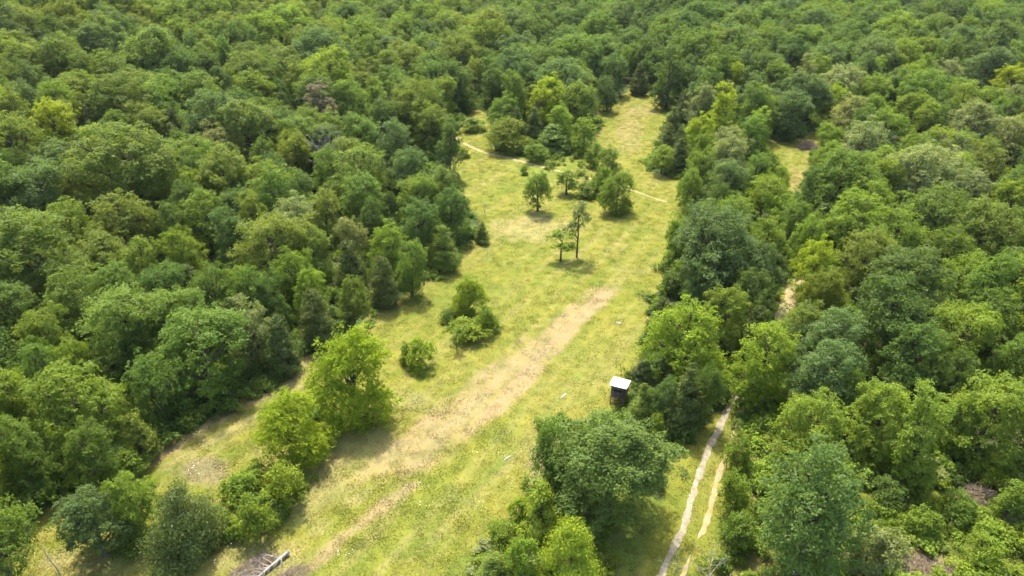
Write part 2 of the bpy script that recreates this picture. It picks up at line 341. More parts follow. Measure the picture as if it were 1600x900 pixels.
# ------------------------------------------------------------------ trees seen one by one in the photograph
# crown centre x, y and crown width in photo pixels; kind; tint; then (for landmarks) label, short reference, or None
HAND = [
 # left wood, far to near
 (88,192,75,'B','y','bright yellow-green tree glowing among the olive crowns of the left wood','bright yellow tree deep in the left wood'),
 (195,255,170,'L','o','broadest olive oak-like crown in the middle of the left wood','broadest olive crown of the left wood'),
 (65,400,160,'L','o','huge olive tree with pale sunlit tips at the frame edge of the left wood','huge pale-tipped olive tree of the left wood'),
 (380,195,110,'L','o','rounded dome-shaped olive tree to the left of the grey dying tree','dome-shaped olive tree'),
 (355,275,108,'L','o',None,None),(340,222,60,'B','p',None,None),(185,348,105,'L','o',None,None),(220,415,75,'B','l',None,None),
 (60,300,100,'L','b','large bluish green crown left of the broadest olive crown','large bluish crown of the left wood'),
 (420,385,118,'L','o','big olive tree sprinkled with pale leaf tips in the left wood','pale-sprinkled olive tree of the left wood'),
 (455,345,78,'B','p',None,None),(505,330,70,'B','o',None,None),(565,310,80,'B','m',None,None),(556,208,64,'B','m',None,None),
 (617,222,70,'B','b','rounded bluish tree near the meadow end of the left wood','rounded bluish tree of the left wood'),
 (637,262,60,'B','b',None,None),(672,190,66,'B','g','yellow-topped olive tree at the wood corner above the sandy trail','yellow-topped tree above the sandy trail'),
 (700,225,46,'T','d',None,None),(648,310,74,'B','m',None,None),(705,328,68,'B','d',None,None),(652,352,74,'B','d',None,None),
 (693,380,46,'C','g','rounded cedar at the meadow edge below the dark broadleaf trees','rounded cedar at the left meadow edge'),
 (612,385,62,'B','l',None,None),(553,370,50,'B','p',None,None),(545,407,52,'C','c',None,None),(598,432,52,'C','c',None,None),(640,410,60,'B','m',None,None),
 (285,395,70,'B','l',None,None),(320,340,80,'B','l',None,None),(268,350,60,'B','d',None,None),(192,158,100,'L','o',None,None),(175,120,72,'B','o',None,None),
 (150,66,62,'B','b',None,None),(92,90,80,'B','o',None,None),(48,125,72,'B','d',None,None),(40,40,62,'B','o',None,None),(235,85,100,'L','m',None,None),
 (282,52,56,'B','l',None,None),(405,50,68,'B','l',None,None),(395,140,70,'B','l',None,None),(440,145,42,'B','d',None,None),(550,155,70,'B','m',None,None),
 (600,182,60,'B','d',None,None),(322,108,52,'B','d',None,None),(455,240,62,'B','g',None,None),(410,245,46,'B','m',None,None),(470,298,46,'B','b',None,None),
 (365,325,50,'B','b',None,None),(12,270,55,'B','d',None,None),(515,265,60,'B','m',None,None),(270,215,36,'C','c',None,None),(590,345,55,'B','d',None,None),
 (120,470,95,'B','m',None,None),(20,490,90,'B','d',None,None),(330,455,80,'B','m',None,None),(250,455,75,'B','d',None,None),(485,395,60,'B','o',None,None),(460,430,70,'B','l',None,None),
 (180,512,140,'L','m','massive dark green crown in the near left wood behind the big bushy edge tree','massive crown of the near left wood'),
 (280,500,105,'L','m',None,None),(316,542,138,'L','m','big bushy green tree hanging over the left meadow edge','big bushy tree over the left meadow edge'),
 (385,515,80,'B','p',None,None),(200,550,60,'B','d',None,None),(245,600,80,'B','m',None,None),(70,525,80,'B','l',None,None),(122,565,60,'B','l',None,None),
 (112,632,132,'L','l','spreading fresh green tree near the lower corner of the left wood','spreading fresh green tree of the left wood'),
 (15,620,92,'B','l',None,None),(55,580,80,'B','m',None,None),(25,700,100,'B','m',None,None),(140,708,85,'B','m',None,None),(55,755,80,'S','m',None,None),(180,715,60,'S','d',None,None),
 (212,676,54,'C','g','bushy cedar at the near end of the left wood edge','bushy cedar at the near left wood edge'),
 (435,528,64,'C','c','tall pointed cedar standing at the left wood edge','tall pointed cedar at the left wood edge'),
 (492,488,62,'C','c','broad dark cedar next to the tall pointed one on the left wood edge','broad dark cedar at the left wood edge'),
 (545,500,30,'C','c',None,None),(548,468,50,'B','o',None,None),(480,455,50,'B','l',None,None),(425,462,60,'B','d',None,None),(375,460,70,'B','m',None,None),
 (768,130,50,'B','d',None,None),(783,152,30,'S','b',None,None),(720,130,60,'B','d',None,None),
 # wooded point and far end of the meadow
 (858,150,66,'B','y','tall bright yellow-green tree in the clump left of the far meadow','yellow tree by the far meadow'),
 (898,160,64,'B','g',None,None),(845,165,50,'B','v',None,None),(880,190,45,'B','l',None,None),(835,188,32,'C','c',None,None),(912,205,44,'Y','l',None,None),
 (960,110,60,'B','d','tall dark tree on the left corner of the far meadow end','tall dark tree at the far meadow corner'),
 (950,142,36,'G','b',None,None),(1047,113,50,'T','d','dark tree on the right corner of the far meadow end','dark tree right of the far meadow end'),(1055,138,30,'S','m',None,None),
 (1000,118,30,'C','c',None,None),(1020,103,45,'B','d',None,None),(985,90,44,'B','m',None,None),
 # island right of the far meadow
 (1063,236,36,'C','c',None,None),(1052,190,36,'C','c',None,None),(1045,212,30,'C','c',None,None),(1070,160,30,'C','c',None,None),
 (1095,160,55,'B','p','silvery pale tree in the island of trees right of the far meadow','silvery pale tree of the tree island'),
 (1140,172,54,'T','y','tall yellow-green tree at the heart of the island right of the far meadow','tall yellow tree of the tree island'),
 (1100,207,50,'B','y',None,None),(1172,165,45,'T','m',None,None),(1200,170,40,'T','l',None,None),
 (1240,172,64,'B','b','round bluish tree at the head of the small side glade','round bluish tree by the side glade'),
 (1105,235,40,'B','l',None,None),(1100,262,50,'B','l',None,None),(1145,243,60,'B','p',None,None),(1135,280,64,'B','b',None,None),(1200,264,42,'B','m',None,None),
 (1075,288,40,'B','l',None,None),(1092,303,36,'S','d',None,None),(1180,270,45,'B','m',None,None),(1125,315,40,'B','d',None,None),(1215,285,40,'B','l',None,None),
 # right wood
 (1130,388,160,'L','b','large dark rounded oak-like tree at the right edge of the meadow','large dark oak-like tree right of the meadow'),
 (1062,365,36,'T','l',None,None),(1195,305,80,'F','l','feathery flat-topped light green tree behind the large dark oak-like tree','feathery flat-topped tree'),(1220,330,60,'F','l',None,None),
 (1320,280,108,'L','m',None,None),(1275,295,55,'B','d',None,None),(1345,225,88,'B','p',None,None),(1325,180,60,'B','p',None,None),(1370,175,50,'B','l',None,None),(1298,222,50,'B','l',None,None),
 (1445,187,54,'B','l','rounded light tree above a small grassy gap in the right wood','rounded light tree by the grassy gap'),
 (1282,112,50,'B','l',None,None),(1148,118,32,'B','y',None,None),(1210,125,60,'B','m',None,None),(1240,85,70,'B','d',None,None),(1120,65,50,'B','l',None,None),
 (1300,160,50,'B','y',None,None),(1405,90,70,'B','l',None,None),(1365,145,60,'B','l',None,None),(1445,85,60,'B','l',None,None),
 (1540,105,80,'B','b','broad bluish crown at the far right of the wood','broad bluish crown of the right wood'),
 (1580,130,54,'B','y',None,None),(1475,118,50,'B','p',None,None),(1525,200,88,'B','p',None,None),(1570,215,70,'B','p',None,None),
 (1450,280,125,'L','p','wide pale grey-green crown in the upper right wood','wide pale crown of the right wood'),
 (1510,300,80,'B','p',None,None),(1580,320,70,'B','l',None,None),(1540,255,80,'B','o',None,None),(1405,372,108,'L','l',None,None),(1340,345,88,'B','l',None,None),
 (1355,405,85,'B','o',None,None),(1460,345,108,'L','m',None,None),(1540,365,118,'L','o',None,None),
 (1270,410,74,'B','y','bright yellow-green tree leaning over the bend of the dirt lane','bright tree over the lane bend'),
 (1265,370,60,'B','l',None,None),(1510,435,75,'B','l',None,None),(1245,345,50,'B','m',None,None),
 (1310,540,108,'B','b',None,None),(1400,490,140,'L','d','massive dark crown in the middle of the right wood','massive dark crown of the right wood'),(1430,560,100,'B','d',None,None),
 (1555,505,92,'B','m',None,None),(1585,570,72,'B','m',None,None),(1290,460,70,'B','g',None,None),(1590,440,80,'B','m',None,None),
 (1435,592,50,'C','g','olive cedar below the massive dark crown of the right wood','olive cedar of the right wood'),
 (1080,528,122,'L','v','broad bright yellow-green tree with a scalloped crown right of the meadow','broad bright tree right of the meadow'),
 (1130,495,80,'B','g',None,None),(1034,492,42,'C','c',None,None),(1052,565,42,'C','c',None,None),(1100,605,58,'B','d',None,None),(1090,448,60,'B','b',None,None),(1180,462,72,'B','d',None,None),(1190,420,70,'B','b',None,None),
 (1200,560,112,'B','v','tall pale yellow-green tree overhanging the dirt lane','tall pale tree over the lane'),
 (1300,590,105,'B','b',None,None),(1275,665,115,'B','l','fresh green tree with draping shoots right of the dirt lane','draping fresh tree right of the lane'),
 (1380,650,98,'B','l',None,None),(1450,668,92,'T','l','tall vine-draped tree behind the brushy opening','vine-draped tree'),
 (1550,640,128,'L','l','leafy tree with a bare pale trunk showing above the brushy opening','bare-trunked leafy tree'),(1500,655,62,'B','m',None,None),(1340,625,60,'B','m',None,None),(1500,590,60,'B','d',None,None),
]
# trees, bushes and saplings whose foot shows: foot x, y, top y, crown width; kind; tint; name; category; label; short reference
FEET = [
 (556,655,508,118,'G','y','broadleaf_tree','tree','tallest bright yellow-green tree standing on the shrubby strip across the meadow','tall bright tree of the shrubby strip'),
 (470,718,612,104,'G','y','broadleaf_tree','tree','smaller round yellow-green tree right below the tallest bright one','round yellow-green tree of the shrubby strip'),
 (456,786,716,62,'Y','v','sapling','sapling','light green sapling at the meadow side of the shrubby strip','light sapling of the shrubby strip'),
 (300,862,752,118,'K','c','cedar_tree','tree','wide dark olive cedar at the near end of the shrubby strip','wide cedar of the shrubby strip'),
 (165,868,768,98,'B','b','broadleaf_tree','tree','bluish bushy tree on the forest side of the wide cedar','bluish tree by the wide cedar'),
 (224,830,730,88,'B','l','broadleaf_tree','tree','light green bushy tree directly behind the wide cedar','light tree behind the wide cedar'),
 (212,748,700,44,'Y','l','sapling','sapling','small light sapling at the wood edge behind the bushy light tree',None),
 (30,925,770,118,'B','m','broadleaf_tree','tree','loose mid green tree with grey dead twigs in the corner nearest the camera','loose corner tree'),
 (657,572,525,54,'S','v','shrub','shrub','round light green bush alone in the meadow near the hay strip','round meadow bush'),
 (634,568,536,20,'S','m','shrub','shrub','narrow little bush touching the round meadow bush',None),
 (733,492,428,52,'G','v','broadleaf_tree','tree','small upright light green tree in the meadow clump','small upright meadow tree'),
 (763,518,476,34,'S','l','shrub','shrub','dense bush on the hay strip side of the small upright meadow tree',None),
 (735,526,494,66,'S','v','shrub','shrub','low spreading bush in front of the small upright meadow tree',None),
 (700,500,482,30,'S','m','shrub','shrub','low weedy bush on the wood side of the small upright meadow tree',None),
 (714,548,514,22,'P','m','sapling','sapling','thin little sapling in front of the low spreading bush',None),
 (840,329,262,44,'B','m','broadleaf_tree','tree','neat oval tree with a bare stem alone in the upper meadow','neat oval meadow tree'),
 (885,304,264,34,'Y','l','sapling','sapling','small tree between the neat oval meadow tree and the meadow grove',None),
 (962,332,264,54,'G','m','broadleaf_tree','tree','front tree of the meadow grove, dark and full to the ground','front tree of the meadow grove'),
 (950,272,224,42,'B','m','broadleaf_tree','tree','rear tree of the meadow grove, rounded on top','rear tree of the meadow grove'),
 (928,262,220,30,'B','m','broadleaf_tree','tree','slim tree leaning against the rear tree of the meadow grove',None),
 (940,304,258,34,'S','m','shrub','shrub','leafy bush between the front and rear trees of the meadow grove',None),
 (918,306,282,46,'S','g','shrub','shrub','low olive thicket beside the front tree of the meadow grove',None),
 (819,273,259,13,'S','m','shrub','shrub','tiny round bush beside the sandy trail above the oval tree',None),
 (901,402,308,44,'P','p','broadleaf_tree','tree','tall thin tree with a long bare trunk alone in the meadow','tall thin meadow tree'),
 (876,408,358,46,'P','l','sapling','sapling','airy layered sapling right beside the tall thin meadow tree','airy sapling'),
 (754,378,343,28,'C','g','cedar_tree','tree','small rounded cedar standing off the left meadow edge','small cedar off the left edge'),
 (693,404,354,50,'C','c','cedar_tree','tree','stout cedar touching the left wood just below the small one',None),
 (793,235,178,66,'G','g','broadleaf_tree','tree','big round olive bushy tree just behind the sandy trail','round bushy tree behind the trail'),
 (864,236,188,50,'C','m','broadleaf_tree','tree','green cone-shaped tree at the foot of the tall bright yellow clump',None),
 (838,252,222,38,'S','l','shrub','shrub','light bush beside the trail between the round bushy and cone-shaped trees',None),
 (738,204,180,42,'S','m','shrub','shrub','dark green bush at the grassy nook of the left wood corner',None),
 (726,246,231,18,'S','m','shrub','shrub','small bush on the near side of the sandy trail start',None),
 (1033,271,224,40,'B','l','broadleaf_tree','tree','small light tree on the meadow corner of the tree island','small corner tree of the tree island'),
 (1000,668,594,50,'C','g','cedar_tree','tree','yellowish cedar right beside the hunting blind','yellowish cedar beside the blind'),
 (1066,672,560,62,'C','c','cedar_tree','tree','taller dark cedar between the hunting blind and the dirt lane','dark cedar between blind and lane'),
 (1030,668,588,42,'B','b','broadleaf_tree','tree','slim bluish tree squeezed between the two cedars by the blind',None),
 (1004,600,562,44,'C','c','cedar_tree','tree','low bushy cedar directly behind the hunting blind',None),
 (1028,690,650,34,'F','l','sapling','sapling','bright flat-topped sapling in front of the two blind cedars',None),
 (948,800,640,190,'L','n','broadleaf_tree','tree','large spreading soft green oak-like tree standing left of the dirt lane','spreading oak-like tree left of the lane'),
 (858,765,660,62,'B','m','broadleaf_tree','tree','upright tree joined to the meadow side of the spreading oak-like tree',None),
 (845,830,748,62,'C','v','cedar_tree','tree','bright young cedar left of the spreading oak-like tree',None),
 (890,915,806,104,'K','y','cedar_tree','tree','bright yellow-green pointed cedar in front of the spreading oak-like tree','bright pointed cedar'),
 (818,905,842,54,'S','l','shrub','shrub','light green bush left of the bright pointed cedar',None),
 (770,905,862,60,'C','g','cedar_tree','tree','low young cedar farthest left of the near bushes',None),
 (1236,912,684,175,'L','n','broadleaf_tree','tree','tall bluish willow-like tree nearest the camera right of the dirt lane','tall bluish tree right of the lane'),
 (1150,735,680,52,'S','l','shrub','shrub','bush at the lane where the tall pale tree ends',None),
 (1142,800,735,56,'S','l','shrub','shrub','light bush at the lane beside the tall bluish tree',None),
 (1150,860,800,60,'S','m','shrub','shrub','bush between the lane and the foot of the tall bluish tree',None),
 (1345,905,820,90,'S','p','shrub','shrub','whitish flowering vine mound beside the tall bluish tree','whitish vine mound'),
 (1566,812,752,48,'Y','l','sapling','sapling','leafy young sapling standing by the reddish brush in the brushy opening','leafy sapling of the brushy opening'),
 (1492,812,772,54,'S','m','shrub','shrub','green bush in the brushy opening below the vine-draped tree',None),
 (1430,835,792,60,'S','l','shrub','shrub','bush in the middle of the brushy opening',None),
 (1385,790,752,56,'S','d','shrub','shrub','dark bush at the back of the brushy opening',None),
 (1530,890,842,62,'S','l','shrub','shrub','near bush of the brushy opening right of the tangled branches',None),
 (1050,456,420,46,'S','d','shrub','shrub','dark bush under the meadow side of the large dark oak-like tree',None),
 (1068,446,404,50,'S','m','shrub','shrub','green bush tucked against the foot of the large dark oak-like tree',None),
 (785,850,812,56,'S','l','shrub','shrub','light bush at the meadow edge farther up from the low young cedar',None),
 (812,812,776,44,'S','v','shrub','shrub','small bright bush on the meadow side of the bright young cedar',None),
 (408,835,772,62,'S','l','shrub','shrub','leafy bush in front of the light sapling on the shrubby strip',None),
 (386,778,740,50,'S','l','shrub','shrub','leafy bush behind the light sapling on the shrubby strip',None),
]

def place(name_, u, v): return ground_at(u, v)
trees = []          # dicts: x y z D H kind tint name cat label ref hand
def kind_name(k): return {'C': ('cedar_tree', 'tree'), 'S': ('shrub', 'shrub'), 'Y': ('sapling', 'sapling')}.get(k, ('broadleaf_tree', 'tree'))
def height_for(k, D):
    if k == 'C': return 1.5 * D + 1.0
    if k == 'S': return .85 * D
    if k == 'Y': return 1.35 * D
    if k == 'T': return 1.45 * D + 4
    if k == 'F': return .7 * D + 3
    return .62 * D + 5.4
for cx, cy_, wp, k, t, lab, ref in HAND:
    D = 9.0
    for _ in range(25):
        H = height_for(k, D); x, y, z, dep = ground_at(cx, cy_, H * .6); D = .5 * D + .5 * min(wp * dep / F, 19)
    trees.append(dict(x=x, y=y, z=z, D=D, H=H, k=k, t=t, label=lab, ref=ref, hand=True, name=kind_name(k)[0], cat=kind_name(k)[1]))
for u, v, vt, wp, k, t, nm, cat, lab, ref in FEET:
    x, y, z, dep = ground_at(u, v); D = wp * dep / F
    q = (450 - vt) / F                                   # height from where the top projects
    # (y SP + dz CP) = q (y CP - dz SP)
    dz = (q * y * CP - y * SP) / (CP + q * SP); H = max(.6, CAM_H + dz - z)
    if D > 2.5: H -= .12 * D
    trees.append(dict(x=x, y=y, z=z, D=D, H=H, k=k, t=t, label=lab, ref=ref, hand=True, name=nm, cat=cat))

# filler: the wood between and beyond
def open_px(u, v):
    r = np.zeros(np.shape(u), bool)
    for p in OPEN: r |= inpoly(u, v, p)
    return r
def fill():
    cell = {}
    def key(x, y): return (int(x // 10), int(y // 10))
    for t in trees: cell.setdefault(key(t['x'], t['y']), []).append((t['x'], t['y'], t['D'] / 2))
    n = 30000
    hp = [(float(q[0]), float(q[1]), t['D'] / 2 * F / float(q[2]), t['y'], .78 if t['label'] else .55) for t in trees for q in [project(t['x'], t['y'], t['z'] + t['H'] * .6)]]
    hp = np.array(hp)
    ys = 28 + 412 * RNG.random(n) ** 0.62; xs = (RNG.random(n) * 2 - 1) * (ys * .86 + 45)
    rr = RNG.random((n, 6))
    for i in range(n):
        x, y = xs[i], ys[i]; rd = rr[i]
        far = y > 200
        D = 6.4 + 6.6 * rd[0] ** 1.25 + (2.5 if rd[1] > .93 else 0); D *= 1 + .28 * min(1, max(0, (y - 130) / 90)); k = 'B'
        u0, v0, dep = project(x, y, float(terrain(x, y)) + 8)
        cedar_p = .10 if y < 190 else .04
        if rd[2] < cedar_p: k = 'C'; D = 3.4 + 2.2 * rd[0]
        elif rd[2] > .9: k = 'T'; D = 5 + 2 * rd[0]
        r = D / 2; bad = False
        kx, ky = key(x, y)
        for a in (-1, 0, 1):
            for b in (-1, 0, 1):
                for (px, py, pr) in cell.get((kx + a, ky + b), ()):
                    if (px - x) ** 2 + (py - y) ** 2 < (.60 * (pr + r)) ** 2: bad = True; break
                if bad: break
            if bad: break
        if bad: continue
        H = height_for(k, D) * (.86 + .3 * rd[3]); z = float(terrain(x, y))
        us = []; vs_ = []
        for (dx, hz) in ((0, .02), (0, .6), (-.42, .55), (.42, .55), (0, .92), (-.35, .15), (.35, .15), (0, .3)):
            u, v, _ = project(x + dx * D, y, z + hz * H); us.append(float(u)); vs_.append(float(v))
        if open_px(np.array(us), np.array(vs_)).any(): continue
        if y < 70 and us[0] > 600 and vs_[1] > 900 and us[0] < 1150: continue
        uc, vc, dc = map(float, project(x, y, z + .6 * H)); rf = D / 2 * F / dc
        if ((y < hp[:, 3]) & (np.hypot(hp[:, 0] - uc, hp[:, 1] - vc) < hp[:, 4] * (hp[:, 2] + rf))).any(): continue
        # tints by part of the wood
        g = vnoise(x / 26, y / 26, 5); s = rd[4]
        if u0 < 760: pal = 'oooomlgdbl' if g > .45 else 'mmlodobgmd'
        elif u0 < 1250 and dep > 150: pal = 'dmmdbdmdbd'
        elif u0 >= 1250 and dep > 190: pal = 'bmdbmdbdml'
        else: pal = 'lpmlbmpold' if g > .45 else 'mdlmbloldm'
        t = 'c' if k == 'C' else pal[int(s * 9.999)]
        nm, cat = kind_name(k)
        trees.append(dict(x=x, y=y, z=z, D=D, H=H, k=k, t=t, label=None, ref=None, hand=False, name=nm, cat=cat))
        cell.setdefault((kx, ky), []).append((x, y, r))
fill()

# which crowns show, and how large: painter's pass over crown discs
def visibility():
    W, Hh = 640, 360; buf = np.full((Hh, W), -1, np.int32); s = W / 1600
    for i in sorted(range(len(trees)), key=lambda i: -trees[i]['y']):
        t = trees[i]; u, v, dep = project(t['x'], t['y'], t['z'] + t['H'] * .56)
        rx = t['D'] / 2 * F / dep * s * .92; ry = (t['H'] * .46 * .86 + t['D'] * .2) * F / dep * s * .9
        u *= s; v *= s
        x0, x1, y0, y1 = int(max(0, u - rx)), int(min(W, u + rx + 1)), int(max(0, v - ry)), int(min(Hh, v + ry + 1))
        if x0 >= x1 or y0 >= y1: continue
        yy, xx = np.mgrid[y0:y1, x0:x1]
        m = ((xx + .5 - u) / rx) ** 2 + ((yy + .5 - v) / ry) ** 2 < 1
        buf[y0:y1, x0:x1][m] = i
    return np.bincount(buf[buf >= 0].ravel(), minlength=len(trees))
VIS = visibility()
for i, t in enumerate(trees): t['vis'] = int(VIS[i])
LIMIT = {'broadleaf_tree': 298, 'cedar_tree': 110, 'shrub': 200, 'sapling': 200}
singles, mass = [], []
for nm in LIMIT:
    g = sorted([t for t in trees if t['name'] == nm], key=lambda t: (-(10 ** 7 if t['label'] else 0) - t['vis']))
    for i, t in enumerate(g): (singles if i < LIMIT[nm] and (t['vis'] >= 25 or t['label']) else mass).append(t)

# labels: a landmark's own, else look + place beside the nearest landmark
ORD = ['first', 'second', 'third', 'fourth', 'fifth', 'sixth', 'seventh', 'eighth', 'ninth', 'tenth', 'eleventh', 'twelfth', 'thirteenth',
       'fourteenth', 'fifteenth', 'sixteenth', 'seventeenth', 'eighteenth', 'nineteenth', 'twentieth']
marks = [t for t in singles if t['ref']]
for t in singles: t['px'] = project(t['x'], t['y'], t['z'] + t['H'] * .6)
sect = {}
for t in singles:
    if t['label']: continue
    m = min(marks, key=lambda q: math.hypot((q['px'][0] - t['px'][0]), (q['px'][1] - t['px'][1]) * 1.3))
    dx = t['px'][0] - m['px'][0]; dy = t['px'][1] - m['px'][1]
    s = ('right of' if dx > 0 else 'left of') if abs(dx) > 1.1 * abs(dy) else ('behind' if dy < 0 else 'in front of')
    sect.setdefault((id(m), s), []).append((math.hypot(dx, dy), t, m))
for (mid, s), lst in sect.items():
    lst.sort(key=lambda q: q[0])
    for i, (dd, t, m) in enumerate(lst):
        what = 'cedar' if t['name'] == 'cedar_tree' else ('bush' if t['name'] == 'shrub' else ('slender tree' if t['k'] == 'T' else ('broad tree' if t['D'] > 10 else ('small tree' if t['D'] < 6.6 else 'tree'))))
        if len(f"{LOOK[t['t']]} {what} {ORD[min(i, 19)]} {s} the {m['ref']}".split()) > 16: what = what.split()[-1]
        if len(f"{LOOK[t['t']]} {what} {ORD[min(i, 19)]} {s} the {m['ref']}".split()) > 15: what = 'tree'
        t['label'] = f"{LOOK[t['t']]} {what}, {ORD[min(i, 19)]} {s} the {m['ref']}"

GROUPS = {'broadleaf_tree': 'broadleaf trees of the wood and meadow', 'cedar_tree': 'cedars of the wood and meadow', 'shrub': 'bushes around the meadow', 'sapling': 'young trees around the meadow'}
def proto_for(t, rnd):
    k = t['k']
    if k == 'B' and t['D'] > 11.5: k = 'L'
    if k == 'L' and t['D'] < 10.5: k = 'B'
    ps = PRO[k]; return k, int(rnd * 977) % len(ps)
def tint_of(t, rnd):
    c = np.array(TINT[t['t']]); j = 1 + .26 * (rnd - .5); h = .12 * ((rnd * 7.31) % 1 - .5)
    return (float(c[0] * j * (1 + h)), float(c[1] * j), float(c[2] * j * (1 - h)))
for i, t in enumerate(singles):
    rnd = (t['x'] * 12.9898 + t['y'] * 78.233) % 1.0; rnd = abs(math.sin(rnd * 43758.5453)) % 1.0
    k, pi = proto_for(t, rnd); pr = PRO[k][pi]
    o = root(t['name'], (t['x'], t['y'], t['z']), t['label'], t['cat'], GROUPS[t['name']], rnd * 6.283)
    sx = t['D'] / pr['D']; sz = t['H'] / pr['H']; an_ = .88 + .26 * ((rnd * 3.7) % 1); o.scale = (sx * an_, sx / an_, sz)
    if t['k'] not in 'CKSP': o.rotation_euler = (R(9) * (((rnd * 5.3) % 1) - .5), R(9) * (((rnd * 9.1) % 1) - .5), rnd * 6.283)
    c = link('crown', pr['crown'], o); c['tint'] = tint_of(t, rnd)
    link('trunk', pr['trunk'], o)

# ------------------------------------------------------------------ geometry-node scatter for what nobody could count
def scatter(name, pts, rot, scl, idx, tint, protos, label):
    me = bpy.data.meshes.new(name); n = len(pts)
    me.vertices.add(n); me.vertices.foreach_set('co', np.asarray(pts, np.float32).ravel())
    for nm, ty, arr, f in (('rot', 'FLOAT_VECTOR', rot, 'vector'), ('scl', 'FLOAT_VECTOR', scl, 'vector'), ('idx', 'INT', idx, 'value')):
        a = me.attributes.new(nm, ty, 'POINT'); a.data.foreach_set(f, np.asarray(arr, np.int32 if ty == 'INT' else np.float32).ravel())
    a = me.attributes.new('tint', 'FLOAT_COLOR', 'POINT')
    a.data.foreach_set('color', np.concatenate([np.asarray(tint, np.float32), np.ones((n, 1), np.float32)], 1).ravel())
    o = link(name, me); o['kind'] = 'stuff'; o['label'] = label
    pc = bpy.data.collections.new(name + '_sources')
    for i, m in enumerate(protos): pc.objects.link(bpy.data.objects.new(f'{name}_source_{i:02d}', m))
    ng = bpy.data.node_groups.new(name, 'GeometryNodeTree')
    ng.interface.new_socket('Geometry', in_out='INPUT', socket_type='NodeSocketGeometry'); ng.interface.new_socket('Geometry', in_out='OUTPUT', socket_type='NodeSocketGeometry')
    gi = ng.nodes.new('NodeGroupInput'); go = ng.nodes.new('NodeGroupOutput'); iop = ng.nodes.new('GeometryNodeInstanceOnPoints')
    ci = ng.nodes.new('GeometryNodeCollectionInfo'); ci.inputs['Collection'].default_value = pc; ci.inputs['Separate Children'].default_value = True; ci.inputs['Reset Children'].default_value = True
    def named(nm, ty):
        q = ng.nodes.new('GeometryNodeInputNamedAttribute'); q.data_type = ty; q.inputs[0].default_value = nm; return q.outputs[0]
    L = ng.links.new
    L(gi.outputs[0], iop.inputs['Points']); L(ci.outputs[0], iop.inputs['Instance']); iop.inputs['Pick Instance'].default_value = True
    L(named('idx', 'INT'), iop.inputs['Instance Index']); L(named('scl', 'FLOAT_VECTOR'), iop.inputs['Scale'])
    e2r = ng.nodes.new('FunctionNodeEulerToRotation'); L(named('rot', 'FLOAT_VECTOR'), e2r.inputs[0]); L(e2r.outputs[0], iop.inputs['Rotation'])
    L(iop.outputs[0], go.inputs[0])
    md = o.modifiers.new('scatter', 'NODES'); md.node_group = ng
    return o
flat = [(k, i) for k in PRO for i in range(len(PRO[k]))]; fidx = {q: i for i, q in enumerate(flat)}
P_, R_, S_, I_, T_ = [], [], [], [], []
for t in mass:
    rnd = abs(math.sin(t['x'] * 12.9898 + t['y'] * 78.233) * 43758.5453) % 1.0
    k, pi = proto_for(t, rnd); pr = PRO[k][pi]
    P_.append((t['x'], t['y'], t['z'])); an_ = .88 + .26 * ((rnd * 3.7) % 1); R_.append((R(9) * (((rnd * 5.3) % 1) - .5), R(9) * (((rnd * 9.1) % 1) - .5), rnd * 6.283)); S_.append((t['D'] / pr['D'] * an_, t['D'] / pr['D'] / an_, t['H'] / pr['H'])); I_.append(fidx[(k, pi)]); T_.append(tint_of(t, rnd))
scatter('distant_woodland', P_, R_, S_, I_, T_, [PRO[k][i]['crown'] for k, i in flat], 'mass of green tree crowns of the wood reaching to the horizon')
print('TREES', len(trees), 'singles', len(singles), {n: sum(1 for t in singles if t['name'] == n) for n in LIMIT}, 'mass', len(mass))

